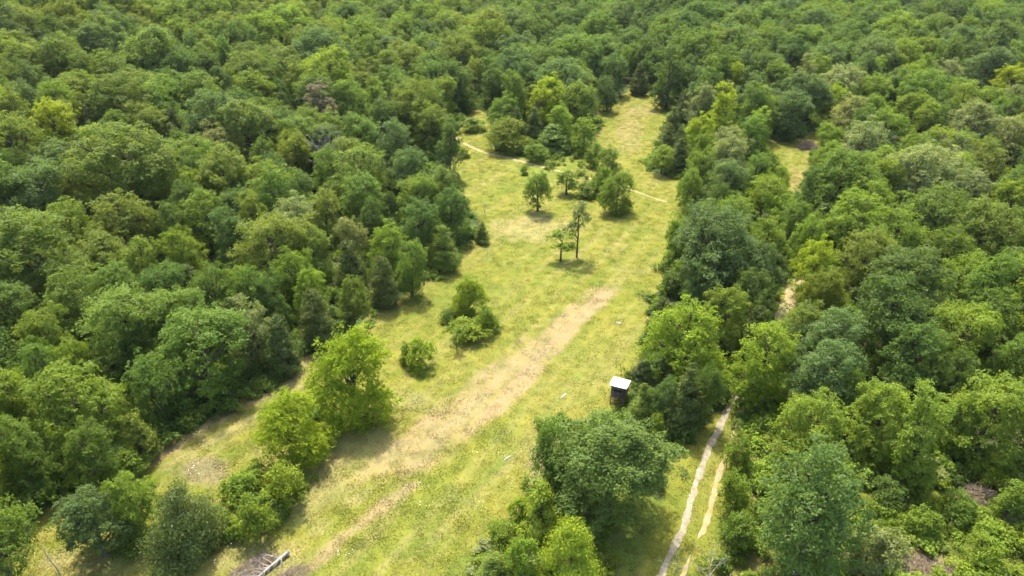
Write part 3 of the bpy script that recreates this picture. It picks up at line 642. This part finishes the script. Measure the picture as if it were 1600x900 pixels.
# ------------------------------------------------------------------ ground: one sheet to the horizon
def axis(lo, hi, step, far):
    a = list(np.arange(lo, hi + step / 2, step)); s = step
    up = [a[-1]]; dn = [a[0]]
    while up[-1] < far: s *= 1.35; up.append(up[-1] + s)
    s = step
    while dn[-1] > -far: s *= 1.35; dn.append(dn[-1] - s)
    return np.array(dn[:0:-1] + a + up[1:])
gx = axis(-85, 85, .6, 4000); gy = axis(24, 230, .6, 4000)
GX, GY = np.meshgrid(gx, gy); GZ = terrain(GX, GY)
gdir = np.array(gpts([(690, 725), (950, 448)])); sd = gdir[1] - gdir[0]; sd /= np.linalg.norm(sd); sn = np.array((-sd[1], sd[0]))
SCAR = gpts([(320, 735)])[0]
def cover(x, y):
    """what grows or lies on the ground: colour (n,3), meadow weight, hay weight"""
    z = terrain(x, y); u, v, dep = project(x, y, z)
    ok = (y > 5)
    jx = (fbm(x / 3.5, y / 3.5, 1, 3) - .5) * 3.2; jy = (fbm(x / 3.5, y / 3.5, 4, 3) - .5) * 3.2
    uj, vj, _ = project(x + jx, y + jy, z)
    mead = np.zeros(np.shape(x), bool)
    for p in (MEADOW, LANE, LANE2, GLADE): mead |= inpoly(uj, vj, p)
    brushy = (inpoly(uj, vj, BRUSHY) | inpoly(uj, vj, ROUGH[0]) | inpoly(uj, vj, ROUGH[1])) & ok; mead &= ok; brushy &= ~mead
    a = x * sd[0] + y * sd[1]; b = x * sn[0] + y * sn[1]
    str_ = fbm(a / 16, b / 1.1, 2, 3); n1 = fbm(x / 7, y / 7, 5, 4); n2 = fbm(x / 1.6, y / 1.6, 6, 3)
    green = np.array((.124, .130, .019)); lush = np.array((.096, .120, .019)); straw = np.array((.200, .152, .072)); tan = np.array((.200, .172, .065)); brown = np.array((.150, .118, .066)); yel = np.array((.138, .136, .023))
    def mixc(c0, c1, f): return c0 * (1 - f[..., None]) + c1 * f[..., None]
    c = np.broadcast_to(green, np.shape(x) + (3,)).copy()
    c = mixc(c, yel, sstep((n1 - .42) * 4)); c = mixc(c, lush, .45 * sstep((.42 - n1) * 5)); st2 = fbm(a / 30, b / .55, 4, 2); c = mixc(c, tan, .35 * sstep((str_ - .58) * 7)); c = mixc(c, tan, .28 * sstep((st2 - .58) * 6)); c = mixc(c, lush, .35 * sstep((.42 - st2) * 6))
    c = mixc(c, lush, .4 * sstep((.38 - str_) * 6))
    inside = inpoly(x + jx * .5, y + jy * .5, HAY); dist = seg_dist(x, y, HAY + HAY[:1]); sd_h = np.where(inside, dist, -dist)
    hay = sstep((sd_h + .3 + (n2 - .5) * 2.2 + (str_ - .5) * 2.4) / 1.8)
    c = mixc(c, straw * (1.0), hay * np.clip(.42 + .9 * (str_ - .38) + .8 * (st2 - .4) + .6 * (n2 - .4) + .1, .45, 1))
    def blob(px, py, rx, ry, col, amt):
        nonlocal c
        q = np.hypot((u - px) / rx, (v - py) / ry); f = amt * sstep((1.25 - q + (n2 - .5) * .9 + (n1 - .5) * .8) / .6); c = mixc(c, col, np.where(ok, f, 0))
    blob(318, 735, 44, 24, brown, .75); blob(820, 358, 62, 22, tan, .75); blob(985, 205, 20, 32, straw, .35); blob(1003, 172, 22, 10, straw, .4)
    blob(1245, 280, 16, 22, straw, .35); blob(480, 745, 75, 62, tan, .7); blob(560, 705, 60, 32, tan, .55); blob(640, 625, 40, 18, tan, .6); blob(410, 870, 90, 30, tan, .6)
    blob(970, 790, 22, 18, brown, .5); blob(130, 880, 60, 24, tan, .6); blob(860, 262, 60, 22, lush * 1.2, .7); blob(730, 470, 70, 40, lush, .5); blob(785, 120, 30, 20, lush, .5)
    for line, wd, col, am in (([(505, 545), (440, 598), (340, 652), (240, 715)], 1.8, straw, .7), ([(470, 605), (390, 655), (250, 735)], 1.0, tan, .7), ([(648, 755), (600, 790), (560, 820), (505, 868), (470, 905)], .8, straw, .85),
                              ([(760, 620), (690, 680), (560, 780), (420, 890)], .6, tan, .5), ([(855, 655), (780, 740), (640, 880)], .6, tan, .45), ([(1045, 408), (1010, 425), (960, 420)], .8, tan, .35), ([(985, 375), (962, 400), (975, 425)], .5, straw, .4),
                              ([(800, 700), (740, 765), (600, 895)], .5, lush, .6), ([(905, 585), (820, 690), (700, 800), (620, 880)], .6, lush, .5)):
        dd = seg_dist(x, y, gpts(line)); c = mixc(c, col, np.where(ok, am * sstep((wd - dd + (n2 - .5) * 1.6) / .8), 0))
    bc = mixc(np.broadcast_to(lush * .9, c.shape), tan * .9, sstep((n1 - .5) * 5))
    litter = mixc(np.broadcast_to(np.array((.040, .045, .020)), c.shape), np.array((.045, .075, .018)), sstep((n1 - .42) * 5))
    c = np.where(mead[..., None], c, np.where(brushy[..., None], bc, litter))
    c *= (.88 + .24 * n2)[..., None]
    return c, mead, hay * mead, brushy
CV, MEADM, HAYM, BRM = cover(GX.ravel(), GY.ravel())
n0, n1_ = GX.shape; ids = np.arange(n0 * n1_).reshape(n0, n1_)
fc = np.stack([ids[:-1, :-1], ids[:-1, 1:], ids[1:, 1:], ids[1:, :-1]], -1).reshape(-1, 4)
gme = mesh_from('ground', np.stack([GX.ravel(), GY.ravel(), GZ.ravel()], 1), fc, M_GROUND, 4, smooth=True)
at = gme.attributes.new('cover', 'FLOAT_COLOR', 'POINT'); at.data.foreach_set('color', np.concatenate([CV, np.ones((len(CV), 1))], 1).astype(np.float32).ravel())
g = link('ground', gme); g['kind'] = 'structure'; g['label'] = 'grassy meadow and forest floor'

# wheel tracks: ragged ribbons lying on the ground
def ribbon(paths, m, name, label, lift=.03):
    V, Fc = [], []
    for pts, hw, gap in paths:
        pts = np.array(pts); seg = np.hypot(*np.diff(pts, axis=0).T); s = np.concatenate([[0], np.cumsum(seg)]); q = np.arange(0, s[-1], .28)
        x = np.interp(q, s, pts[:, 0]); y = np.interp(q, s, pts[:, 1])
        for _ in range(6): x[1:-1] = (x[:-2] + 2 * x[1:-1] + x[2:]) / 4; y[1:-1] = (y[:-2] + 2 * y[1:-1] + y[2:]) / 4
        tx, ty = np.gradient(x), np.gradient(y); l = np.hypot(tx, ty); nx, ny = -ty / l, tx / l
        x += .25 * (vnoise(q / 5, q * 0 + 3, 2) - .5); wl = hw * (.3 + .8 * vnoise(q / 1.1, q * 0 + 1, 0) + .5 * vnoise(q / .35, q * 0 + 2, 4)); wr = hw * (.3 + .8 * vnoise(q / 1.1, q * 0 + 9, 1) + .5 * vnoise(q / .35, q * 0 + 7, 5))
        if gap: g_ = sstep((vnoise(q / 3.2, q * 0 + 5, 3) - gap) * 2.6 + .25); wl *= g_; wr *= g_
        b = len(V)
        for i in range(len(q)):
            for f in (1, .5, -.5, -1):
                ww = wl[i] if f > 0 else wr[i]; px, py = x[i] + nx[i] * ww * f, y[i] + ny[i] * ww * f
                V.append((px, py, float(terrain(px, py)) + (lift if abs(f) < .9 else .012)))
        for i in range(len(q) - 1):
            for j in range(3): a = b + i * 4 + j; Fc.append((a, a + 1, a + 5, a + 4))
    me = mesh_from(name, V, Fc, m, 4, smooth=True); o = link(name, me); o['kind'] = 'structure'; o['label'] = label; return o
ribbon([(RUT_L, .33, 0)], M_TRACK, 'dirt_lane', 'pale gravel wheel rut of the lane between the trees')
ribbon([(RUT_R, .28, .34)], M_TRACK2, 'dirt_lane', 'fainter sandy wheel rut of the lane')
ribbon([(LANE_FAR, .95, 0)], M_TRACK2, 'dirt_lane', 'sandy bend of the lane between the trees')
ribbon([(TRAIL_A, .42, .12), (TRAIL_B, .3, .46)], M_TRACK2, 'sandy_trail', 'sandy trail crossing the upper meadow')

# ------------------------------------------------------------------ grass, hay, flowers, undergrowth
def tuft(seed, n, h, spread, wd, m=None):
    rng = np.random.default_rng(seed); a = rng.random(n) * 6.283; r = spread * np.sqrt(rng.random(n)); c = np.stack([r * np.cos(a), r * np.sin(a), 0 * a], 1)
    th = rng.random(n) * 6.283; dv = np.stack([np.cos(th), np.sin(th), 0 * th], 1); ln = rng.normal(size=(n, 3)) * 1.3; hh = h * rng.uniform(.5, 1.2, n)
    tip = c + np.stack([ln[:, 0] * hh, ln[:, 1] * hh, hh], 1)
    V = np.stack([c - dv * wd, c + dv * wd, tip], 1).reshape(-1, 3)
    return mesh_from('grass_tuft', V, np.arange(3 * n).reshape(n, 3), m or M_GRASS, 3, leaf=rng.random(n))
def look(x, y, arr):
    i = np.clip(np.searchsorted(gy, y), 0, len(gy) - 1); j = np.clip(np.searchsorted(gx, x), 0, len(gx) - 1); return arr[i * len(gx) + j]
def sample_open(n, dens_fall=True):
    out = []
    y = 26 + 215 * RNG.random(n) ** 1.25; x = (RNG.random(n) * 2 - 1) * np.minimum(84, y * .8 + 18)
    return x, y
tufts = [tuft(i, 26, .05, .55, .05) for i in range(4)] + [tuft(10 + i, 30, .06, .55, .04) for i in range(3)]
x, y = sample_open(80000); mk = look(x, y, MEADM) | look(x, y, BRM); x, y = x[mk], y[mk]
rut = np.minimum(seg_dist(x, y, RUT_L), seg_dist(x, y, RUT_R)); k = (rut > .2) & (seg_dist(x, y, TRAIL_A) > .5) & (seg_dist(x, y, LANE_FAR) > .8); x, y = x[k], y[k]
hv = look(x, y, HAYM); cc = look(x, y, CV); n = len(x); ishay = hv > .5
tint = cc * RNG.uniform(.93, 1.07, (n, 1)) * 1.06
sc = RNG.uniform(.6, 1.25, n) * np.where(ishay, 1.1, 1)
fb = fbm(x / 5, y / 5, 2, 3); sc *= .75 + .5 * fb
s3 = np.stack([sc, sc, sc * RNG.uniform(.6, 1.3, n)], 1)
ok = ~ishay
def sc_grass(name, sel, lab):
    nn = int(sel.sum()); scatter(name, np.stack([x[sel], y[sel], terrain(x[sel], y[sel])], 1), np.stack([0 * x[sel], 0 * x[sel], RNG.random(nn) * 6.28], 1), s3[sel], np.where(hv[sel] > .5, RNG.integers(4, 7, nn), RNG.integers(0, 6, nn)), tint[sel], tufts, lab)
sc_grass('meadow_grass', ok, 'yellow-green grass covering the meadow'); sc_grass('dry_hay_grass', ishay & (RNG.random(n) < .5), 'straw-coloured dry grass lying in the mown strip')
# white flower heads
def flower_mesh():
    rng = np.random.default_rng(5); C = np.stack([rng.normal(size=7) * .3, rng.normal(size=7) * .3, rng.uniform(.2, .4, 7)], 1); N = unit(np.stack([rng.normal(size=7) * .3, rng.normal(size=7) * .3, np.ones(7)], 1))
    V, Fc = leaf_quads(C, N, rng.uniform(.04, .075, 7), rng, 1.0, .02); return mesh_from('flower_heads', V, Fc, M_FLOWER)
fx, fy = sample_open(1300); mk = look(fx, fy, MEADM) & (fbm(fx / 9, fy / 9, 7, 3) > .54) & (look(fx, fy, HAYM) < .3); fx, fy = fx[mk], fy[mk]; nf = len(fx)
scatter('wildflowers', np.stack([fx, fy, terrain(fx, fy)], 1), np.stack([0 * fx, 0 * fx, RNG.random(nf) * 6.28], 1), np.repeat(RNG.uniform(.6, 1.3, (nf, 1)), 3, 1), np.zeros(nf, int), np.ones((nf, 3)), [flower_mesh()], 'small white wildflowers dotted over the meadow')
# leafy undergrowth
def clump(seed, D, H, n, leaf):
    rng = np.random.default_rng(seed); nl = 9; LC = np.stack([rng.normal(size=nl) * D * .25, rng.normal(size=nl) * D * .25, rng.uniform(.15, .75, nl) * H], 1); LR = rng.uniform(.18, .34, nl) * D
    idx = rng.integers(0, nl, n); dirs = unit(rng.normal(size=(n, 3)) + (0, 0, .5)); P = LC[idx] + dirs * (LR[idx] * rng.uniform(.4, 1.05, n))[:, None] * (1, 1, .8); P[:, 2] = np.abs(P[:, 2])
    N = unit(dirs * .6 + (0, 0, .7) + rng.normal(size=P.shape) * .5); V, Fc = leaf_quads(P, N, leaf * rng.uniform(.7, 1.4, n), rng); lob = rng.random(nl)
    return mesh_from('leaf_clump', V, Fc, M_LEAF, 4, leaf=np.clip(.2 + .4 * lob[idx] + .4 * (rng.random(n) - .35), 0, 1))
clumps = [clump(900 + i, 1.7, 1.1, 650, .17) for i in range(5)]
UG = [  # polygon in photo pixels, clumps per square metre, tints, size
 ([(500, 590), (480, 640), (420, 650), (370, 720), (350, 760), (350, 830), (380, 850), (440, 810), (490, 740), (530, 690), (520, 640)], .75, 'lgmly', 1.15),
 (BRUSHY[:4] + [(1700, 1000), (1180, 1000), (1150, 930), (1300, 900)], .95, 'lvglplv', 1.15),
 ([(1165, 655), (1135, 760), (1120, 960), (1240, 960), (1300, 760), (1260, 690)], .4, 'lmlgm', 1.2),
 ([(835, 700), (830, 775), (760, 830), (700, 930), (950, 960), (980, 820), (920, 800), (880, 720)], .6, 'lvpglm', .95),
 ([(140, 850), (300, 880), (380, 850), (340, 760), (200, 740), (120, 790)], .35, 'mlm', 1.1),
 ([(850, 240), (930, 230), (970, 300), (940, 320), (880, 300), (850, 280)], .14, 'lgo', .8),
 ([(700, 485), (745, 490), (780, 520), (720, 535), (690, 510)], .35, 'lml', .8),
 ([(960, 640), (1000, 560), (1030, 560), (1090, 660), (1000, 690)], .35, 'mlg', .9),
 ([(640, 455), (690, 440), (740, 385), (700, 415), (600, 478), (560, 520), (600, 500)], .22, 'mlm', .8),
 ([(230, 712), (330, 665), (430, 605), (480, 565), (440, 570), (330, 640), (200, 690)], .4, 'mdm', 1.0),
 ([(0, 800), (90, 790), (110, 760), (210, 715), (150, 720), (0, 760)], .4, 'mlm', 1.1),
]
UX, UY, US, UT = [], [], [], []
def add_ug(x, y, sizes, pal):
    for a, b in zip(x, y):
        UX.append(a); UY.append(b); UT.append(np.array(TINT[pal[int(RNG.random() * len(pal))]]) * RNG.uniform(.85, 1.3)); US.append(sizes * RNG.uniform(.5, 1.35))
for poly, dens, pal, sz in UG:
    gp = np.array(gpts([(u, min(v, 1000)) for u, v in poly])); lo, hi = gp.min(0), gp.max(0); nn = int(dens * np.prod(hi - lo)); px = RNG.uniform(lo[0], hi[0], nn); py = RNG.uniform(lo[1], hi[1], nn)
    k = inpoly(px, py, [tuple(q) for q in gp]) & (fbm(px / 4, py / 4, 1, 2) > .36) & (np.minimum(seg_dist(px, py, RUT_L), seg_dist(px, py, RUT_R)) > 1.6); add_ug(px[k], py[k], sz, pal)
px, py = sample_open(15000); k = ~look(px, py, MEADM) & ~look(px, py, BRM) & (py < 190); add_ug(px[k], py[k], 1.15, 'mdmld')
UX, UY, US = map(np.array, (UX, UY, US)); nu = len(UX)
scatter('undergrowth', np.stack([UX, UY, terrain(UX, UY)], 1), np.stack([0 * UX, 0 * UX, RNG.random(nu) * 6.28], 1), np.stack([US, US, US * RNG.uniform(.7, 1.4, nu)], 1), RNG.integers(0, 5, nu), np.array(UT), clumps, 'leafy weeds and brambles under and between the trees')

# ------------------------------------------------------------------ dead trees, brush, stones
def bare_tree(u, v, H, label, spread=.35, nb=11, seed=1, m=M_DEAD, twigs=5, name='dead_tree', r0=.13, lean=(0, 0)):
    rng = np.random.default_rng(seed); x, y, z, _ = ground_at(u, v); o = root(name, (x, y, z), label, 'dead tree', 'bare dead trees')
    T = Tubes(); top = np.array((lean[0] * H, lean[1] * H, H)); pt = lambda f: top * f + np.array((math.sin(f * 5) * .12, math.cos(f * 4) * .12 - .12, 0))
    T.add([(0, 0, -.3)] + [pt(f) for f in np.linspace(0.02, 1, 7)], [r0 * 1.2] + [r0 * (1 - .9 * f) for f in np.linspace(0, 1, 7)], 7); link('trunk', T.mesh('trunk', m), o)
    for i in range(nb):
        f = .25 + .7 * i / nb; a = i * 2.4 + rng.random(); L = H * spread * (1.15 - f) * rng.uniform(.7, 1.3); s0 = pt(f); dv = np.array((math.cos(a), math.sin(a), rng.uniform(.3, 1.0)))
        B = Tubes(); p1 = s0 + dv * L * .5 + rng.normal(size=3) * .08 * L; p2 = s0 + dv * L * (1, 1, 1.2) + rng.normal(size=3) * .1 * L; rb = r0 * .42 * (1.1 - f)
        B.add([s0, p1, p2], [rb, rb * .6, rb * .15], 5)
        for q in range(twigs):
            g_ = rng.uniform(.3, .95); s1 = s0 + (p2 - s0) * g_; e = s1 + unit(dv + rng.normal(size=3) * .8 + (0, 0, .3)) * L * rng.uniform(.25, .5); B.add([s1, (s1 + e) / 2 + rng.normal(size=3) * .05 * L, e], [rb * .35, rb * .22, rb * .07], 4)
        link('branch', B.mesh('branch', m), o)
    return o
def crown_foot(u, v, h):
    x, y, z, d_ = ground_at(u, v, h); return project(x, y, z)[:2]
u_, v_ = crown_foot(510, 225, 9); bare_tree(float(u_), float(v_), 12.5, 'bare grey dead tree among the green crowns of the left wood', .42, 22, 3, M_SNAG, 12, r0=.16)
u_, v_ = crown_foot(1495, 222, 10); bare_tree(float(u_), float(v_), 13, 'bare grey dead tree between pale crowns of the upper right wood', .42, 20, 4, M_SNAG, 12, r0=.16)
u_, v_ = crown_foot(1550, 72, 11); bare_tree(float(u_), float(v_), 14, 'reddish bare treetop standing far back in the right wood', .45, 18, 5, M_BRUSH, 10, r0=.25)
bare_tree(1098, 925, 6.5, 'thin bare grey tree at the near end of the dirt lane, taller one', .36, 12, 6, twigs=6, r0=.07)
bare_tree(1052, 905, 4.2, 'thin bare grey sapling at the near end of the dirt lane, shorter one', .45, 10, 8, twigs=6, r0=.045)
bare_tree(96, 905, 4.6, 'bare grey twiggy sapling beside the loose corner tree', .5, 12, 9, twigs=6, r0=.06)
bare_tree(757, 332, 2.6, 'tiny bare sapling in the meadow above the small cedar', .4, 9, 10, twigs=4, r0=.04)
# dying tree with thin grey-brown leaves
x, y, z, dep = ground_at(500, 165, 8.5); pr = PRO['T'][1]
o = root('dying_tree', (x, y, z), 'dying tree with thin grey-brown leaves standing in the left wood', 'dead tree', None, 1.1); sx = 62 * dep / F / pr['D']; o.scale = (sx, sx, 13.5 / pr['H'])
c_ = link('crown', PRO['P'][0]['crown'], o); c_['tint'] = (.17, .145, .10); c_.scale = (pr['D'] / PRO['P'][0]['D'] * .9, pr['D'] / PRO['P'][0]['D'] * .9, pr['H'] / PRO['P'][0]['H'])
b_ = bpy.data.objects.new('trunk', pr['trunk']); COL.objects.link(b_); b_.parent = o

def brush_pile(u, v, wx, wy, h, label, n, seed, m=M_BRUSH, rz=0, thick=.03, cat='brush pile'):
    rng = np.random.default_rng(seed); x, y, z, _ = ground_at(u, v); o = root('brush_pile', (x, y, z), label, cat, None, rz)
    for part, cnt, th in (('branches', n, thick), ('twigs', n * 3, thick * .4)):
        T = Tubes()
        for i in range(cnt):
            a = rng.random() * 6.283; r = math.sqrt(rng.random()); c = np.array((wx * .5 * r * math.cos(a), wy * .5 * r * math.sin(a), h * (1 - r * r) * rng.random() + .04)); t = rng.normal(size=3) * (1, .7, .3); t = unit(t) * rng.uniform(.4, 1.3) * min(wx, wy) * .35
            t[2] = abs(t[2]) if c[2] < .3 else t[2]
            p0 = c - t; p1 = c + t; p0[2] = max(p0[2], .02); p1[2] = max(p1[2], .02)
            T.add([p0, c + rng.normal(size=3) * .06, p1], [th, th * .8, th * .3], 4)
        q = link(part, T.mesh(part, m), o); q['kind'] = 'stuff'
    return o
brush_pile(392, 893, 4.2, 2.2, .7, 'pinkish grey heap of dry twigs beside the fallen pale trunk', 110, 21, rz=.7, thick=.02)
brush_pile(458, 898, 2.6, 1.6, .6, 'small brown brush heap on the hay side of the fallen trunk', 60, 22, rz=.5, thick=.02)
brush_pile(1425, 893, 7.0, 3.0, .8, 'wide tangle of reddish dead branches nearest the camera in the brushy opening', 150, 23, thick=.03)
brush_pile(1525, 775, 4.0, 2.4, 1.0, 'reddish dead branches at the back of the brushy opening', 70, 24, thick=.035)
brush_pile(1262, 231, 4.2, 3.0, 1.6, 'rusty brown brush pile at the head of the side glade', 120, 25, thick=.05)
brush_pile(1580, 812, 3.4, 1.2, .6, 'fallen grey limbs beside the leafy sapling', 30, 26, M_DEAD, .4, .045)
# fallen tree
x, y, z, _ = ground_at(452, 866); x2, y2, z2, _ = ground_at(395, 912)
o = root('fallen_tree', (x, y, z), 'fallen bleached tree trunk with bare curved limbs at the meadow edge', 'fallen tree'); dx, dy = x2 - x, y2 - y
ax = np.array((dx, dy, 0)); L = np.linalg.norm(ax); ax /= L; sx_ = np.array((-ax[1], ax[0], 0))
T = Tubes(); T.add([ax * L * f + np.array((0, 0, .32 - .06 * f)) for f in np.linspace(0, 1, 7)], [.17 - .10 * f for f in np.linspace(0, 1, 7)], 8); link('trunk', T.mesh('trunk', M_DEAD), o)
rng = np.random.default_rng(31)
for i in range(24):
    f = min(.97, .06 + .9 * rng.random()); sgn = -1 if rng.random() < .78 else 1; s0 = ax * L * f + np.array((0, 0, .32)); l = rng.uniform(.5, 2.6) * (1.15 - .5 * f) * (1 if sgn < 0 else .45)
    fw = rng.uniform(.1, 1.3); B = Tubes(); p1 = s0 + sx_ * sgn * l * rng.uniform(.35, .6) + ax * l * fw * .35 + np.array((0, 0, .5 * rng.random())); p2 = s0 + sx_ * sgn * l * rng.uniform(.5, .95) + ax * l * fw + np.array((0, 0, rng.uniform(-.2, .3))); p2[2] = max(.05, p2[2])
    B.add([s0, p1, p2], [.02 + .02 * rng.random(), .02, .006], 5)
    for q in range(4):
        g_ = rng.uniform(.3, .95); s1 = p1 * (1 - g_) + p2 * g_; e = s1 + (ax * .6 + sx_ * sgn * rng.uniform(-.4, .6)) * l * .4 + rng.normal(size=3) * .08; e[2] = max(.04, e[2]); B.add([s1, e], [.012, .004], 4)
    link('limb', B.mesh('limb', M_DEAD), o)
# pale stones lying in the grass
def stone(u, v, sx, sy, label, seed, rz=0):
    rng = np.random.default_rng(seed); x, y, z, _ = ground_at(u, v); V = []; Fc = []; nr, ns = 5, 10
    for i in range(nr):
        f = i / (nr - 1); rr = math.cos(f * 1.45) ** .6
        for j in range(ns):
            a = 2 * math.pi * j / ns; k = 1 + .25 * (rng.random() - .5); V.append((sx * .5 * rr * k * math.cos(a), sy * .5 * rr * k * math.sin(a), .16 * min(sx, sy) * math.sin(f * 1.5) * (1 + .3 * rng.random()) + .0 - (.05 if i == 0 else 0)))
    for i in range(nr - 1):
        for j in range(ns): Fc.append((i * ns + j, i * ns + (j + 1) % ns, (i + 1) * ns + (j + 1) % ns, (i + 1) * ns + j))
    for j in range(1, ns - 2, 2): b = (nr - 1) * ns; Fc.append((b, b + j, b + j + 1, b + j + 2))
    o = link('pale_stone', mesh_from('pale_stone', V, Fc, M_STONE), None, (x, y, z)); o.rotation_euler.z = rz; o['label'] = label; o['category'] = 'stone'; o['group'] = 'pale stones showing in the grass'
stone(967, 505, .8, .6, 'pale flat stone lying in the green grass beyond the hunting blind', 41)
stone(880, 619, 1.3, .35, 'longest low white stone in the grass between hay strip and hunting blind', 42, .9)
stone(792, 716, 1.1, .3, 'narrow white stone in the grass near the foot of the hay strip', 43, .8)

# ------------------------------------------------------------------ hunting blind
x, y, z, _ = ground_at(966, 628)
hb = root('hunting_blind', (x, y, z), 'small raised hunting blind with a white roof and dark walls on timber legs', 'hunting blind', None, R(-24)); hb.scale = (.93, .93, .93)
def rotx(a): return np.array(((1, 0, 0), (0, math.cos(a), -math.sin(a)), (0, math.sin(a), math.cos(a))))
def roty(a): return np.array(((math.cos(a), 0, math.sin(a)), (0, 1, 0), (-math.sin(a), 0, math.cos(a))))
W2, D2, ZB, ZT = .82, .78, 1.15, 2.75
tilt = rotx(R(-4))
ro = link('roof', boxes('roof', [((0, 0, ZT + .14), (1.06, 1.0, .02), tilt)], M_ROOF), hb)
for i in range(8):
    rb = link('roof_rib', boxes('roof_rib', [(np.array((-.98 + i * .28, 0, ZT + .14)) + np.array((0, 0, .031)), (.012, .99, .010), tilt)], M_ROOF), ro)
link('roof_beam', boxes('roof_beam', [((0, -.74, ZT + .115), (.9, .03, .035), None)], M_POST), hb); link('roof_beam', boxes('roof_beam', [((0, .74, ZT + .02), (.9, .03, .035), None)], M_POST), hb)
link('floor', boxes('floor', [((0, 0, ZB), (W2 + .05, D2 + .05, .04), None)], M_POST), hb)
nb = 9
def wall(axis_, sgn):
    h = (ZT - ZB - .05) / nb; specs = []
    for i in range(nb):
        zc = ZB + .045 + h * (i + .5); off = .004 * ((i * 7) % 3); slot = i in (5, 6)
        runs = [(-1, -.55), (.55, 1)] if slot else [(-1, 1)]
        for a, b in runs:
            m_, hl = (a + b) / 2, (b - a) / 2
            c = (m_ * W2, sgn * (D2 + off), zc) if axis_ == 'y' else (sgn * (W2 + off), m_ * (D2 - .03), zc); hs = (hl * W2, .016, h * .47) if axis_ == 'y' else (.016, hl * (D2 - .03), h * .47)
            link('wall_board', boxes('wall_board', [(c, hs, None)], M_PLY), hb)
for ax_ in 'xy':
    for sg in (-1, 1): wall(ax_, sg)
link('inner_shade_block', boxes('inner_shade_block', [((0, 0, (ZB + ZT) / 2), (W2 - .05, D2 - .05, (ZT - ZB) / 2 - .06), None)], M_INNER_SHADE), hb)  # solid near-black block behind the slots, interior darkness put into its colour
for a in (-1, 1):
    for b in (-1, 1): link('leg', boxes('leg', [((a * (W2 - .02), b * (D2 - .02), ZB / 2 - .14), (.05, .05, ZB / 2 + .095), None)], M_POST), hb)
LL = math.hypot(2 * W2, ZB * .75) / 2; an = math.atan2(ZB * .75, 2 * W2)
for s_, yy in ((1, -D2 - .055), (-1, -D2 - .085)): link('brace', boxes('brace', [((0, yy, ZB * .5), (LL, .014, .045), roty(s_ * an))], M_POST), hb)
for s_, xx in ((1, -W2 - .055), (-1, -W2 - .085)): link('brace', boxes('brace', [((xx, 0, ZB * .5), (.014, math.hypot(2 * D2, ZB * .75) / 2, .045), rotx(s_ * an))], M_POST), hb)
lad = link('ladder', boxes('ladder', [((-.25, D2 + .42, ZB / 2), (.03, .03, ZB * .62), rotx(R(25))), ((.25, D2 + .42, ZB / 2), (.03, .03, ZB * .62), rotx(R(25)))], M_POST), hb)
for i in range(4):
    f = -.45 + .3 * i; link('rung', boxes('rung', [((0, D2 + .42 - f * ZB * math.sin(R(25)), ZB / 2 + f * ZB * math.cos(R(25))), (.225, .02, .02), None)], M_POST), lad)

# ------------------------------------------------------------------ thin summer haze
hz = boxes('haze', [((0, 300, 26), (1200, 900, 33), None)], None)
mh = bpy.data.materials.new('haze'); mh.use_nodes = True; hn = mh.node_tree
for n_ in list(hn.nodes):
    if n_.type == 'BSDF_PRINCIPLED': hn.nodes.remove(n_)
pv = hn.nodes.new('ShaderNodeVolumePrincipled'); pv.inputs['Color'].default_value = (.86, .93, 1, 1); pv.inputs['Density'].default_value = 0.00004; pv.inputs['Anisotropy'].default_value = 0.2
hn.links.new(pv.outputs[0], hn.nodes['Material Output'].inputs['Volume'])
hz.materials.append(mh); ho = link('haze', hz); ho['kind'] = 'stuff'; ho['label'] = 'thin pale summer haze over the woods'
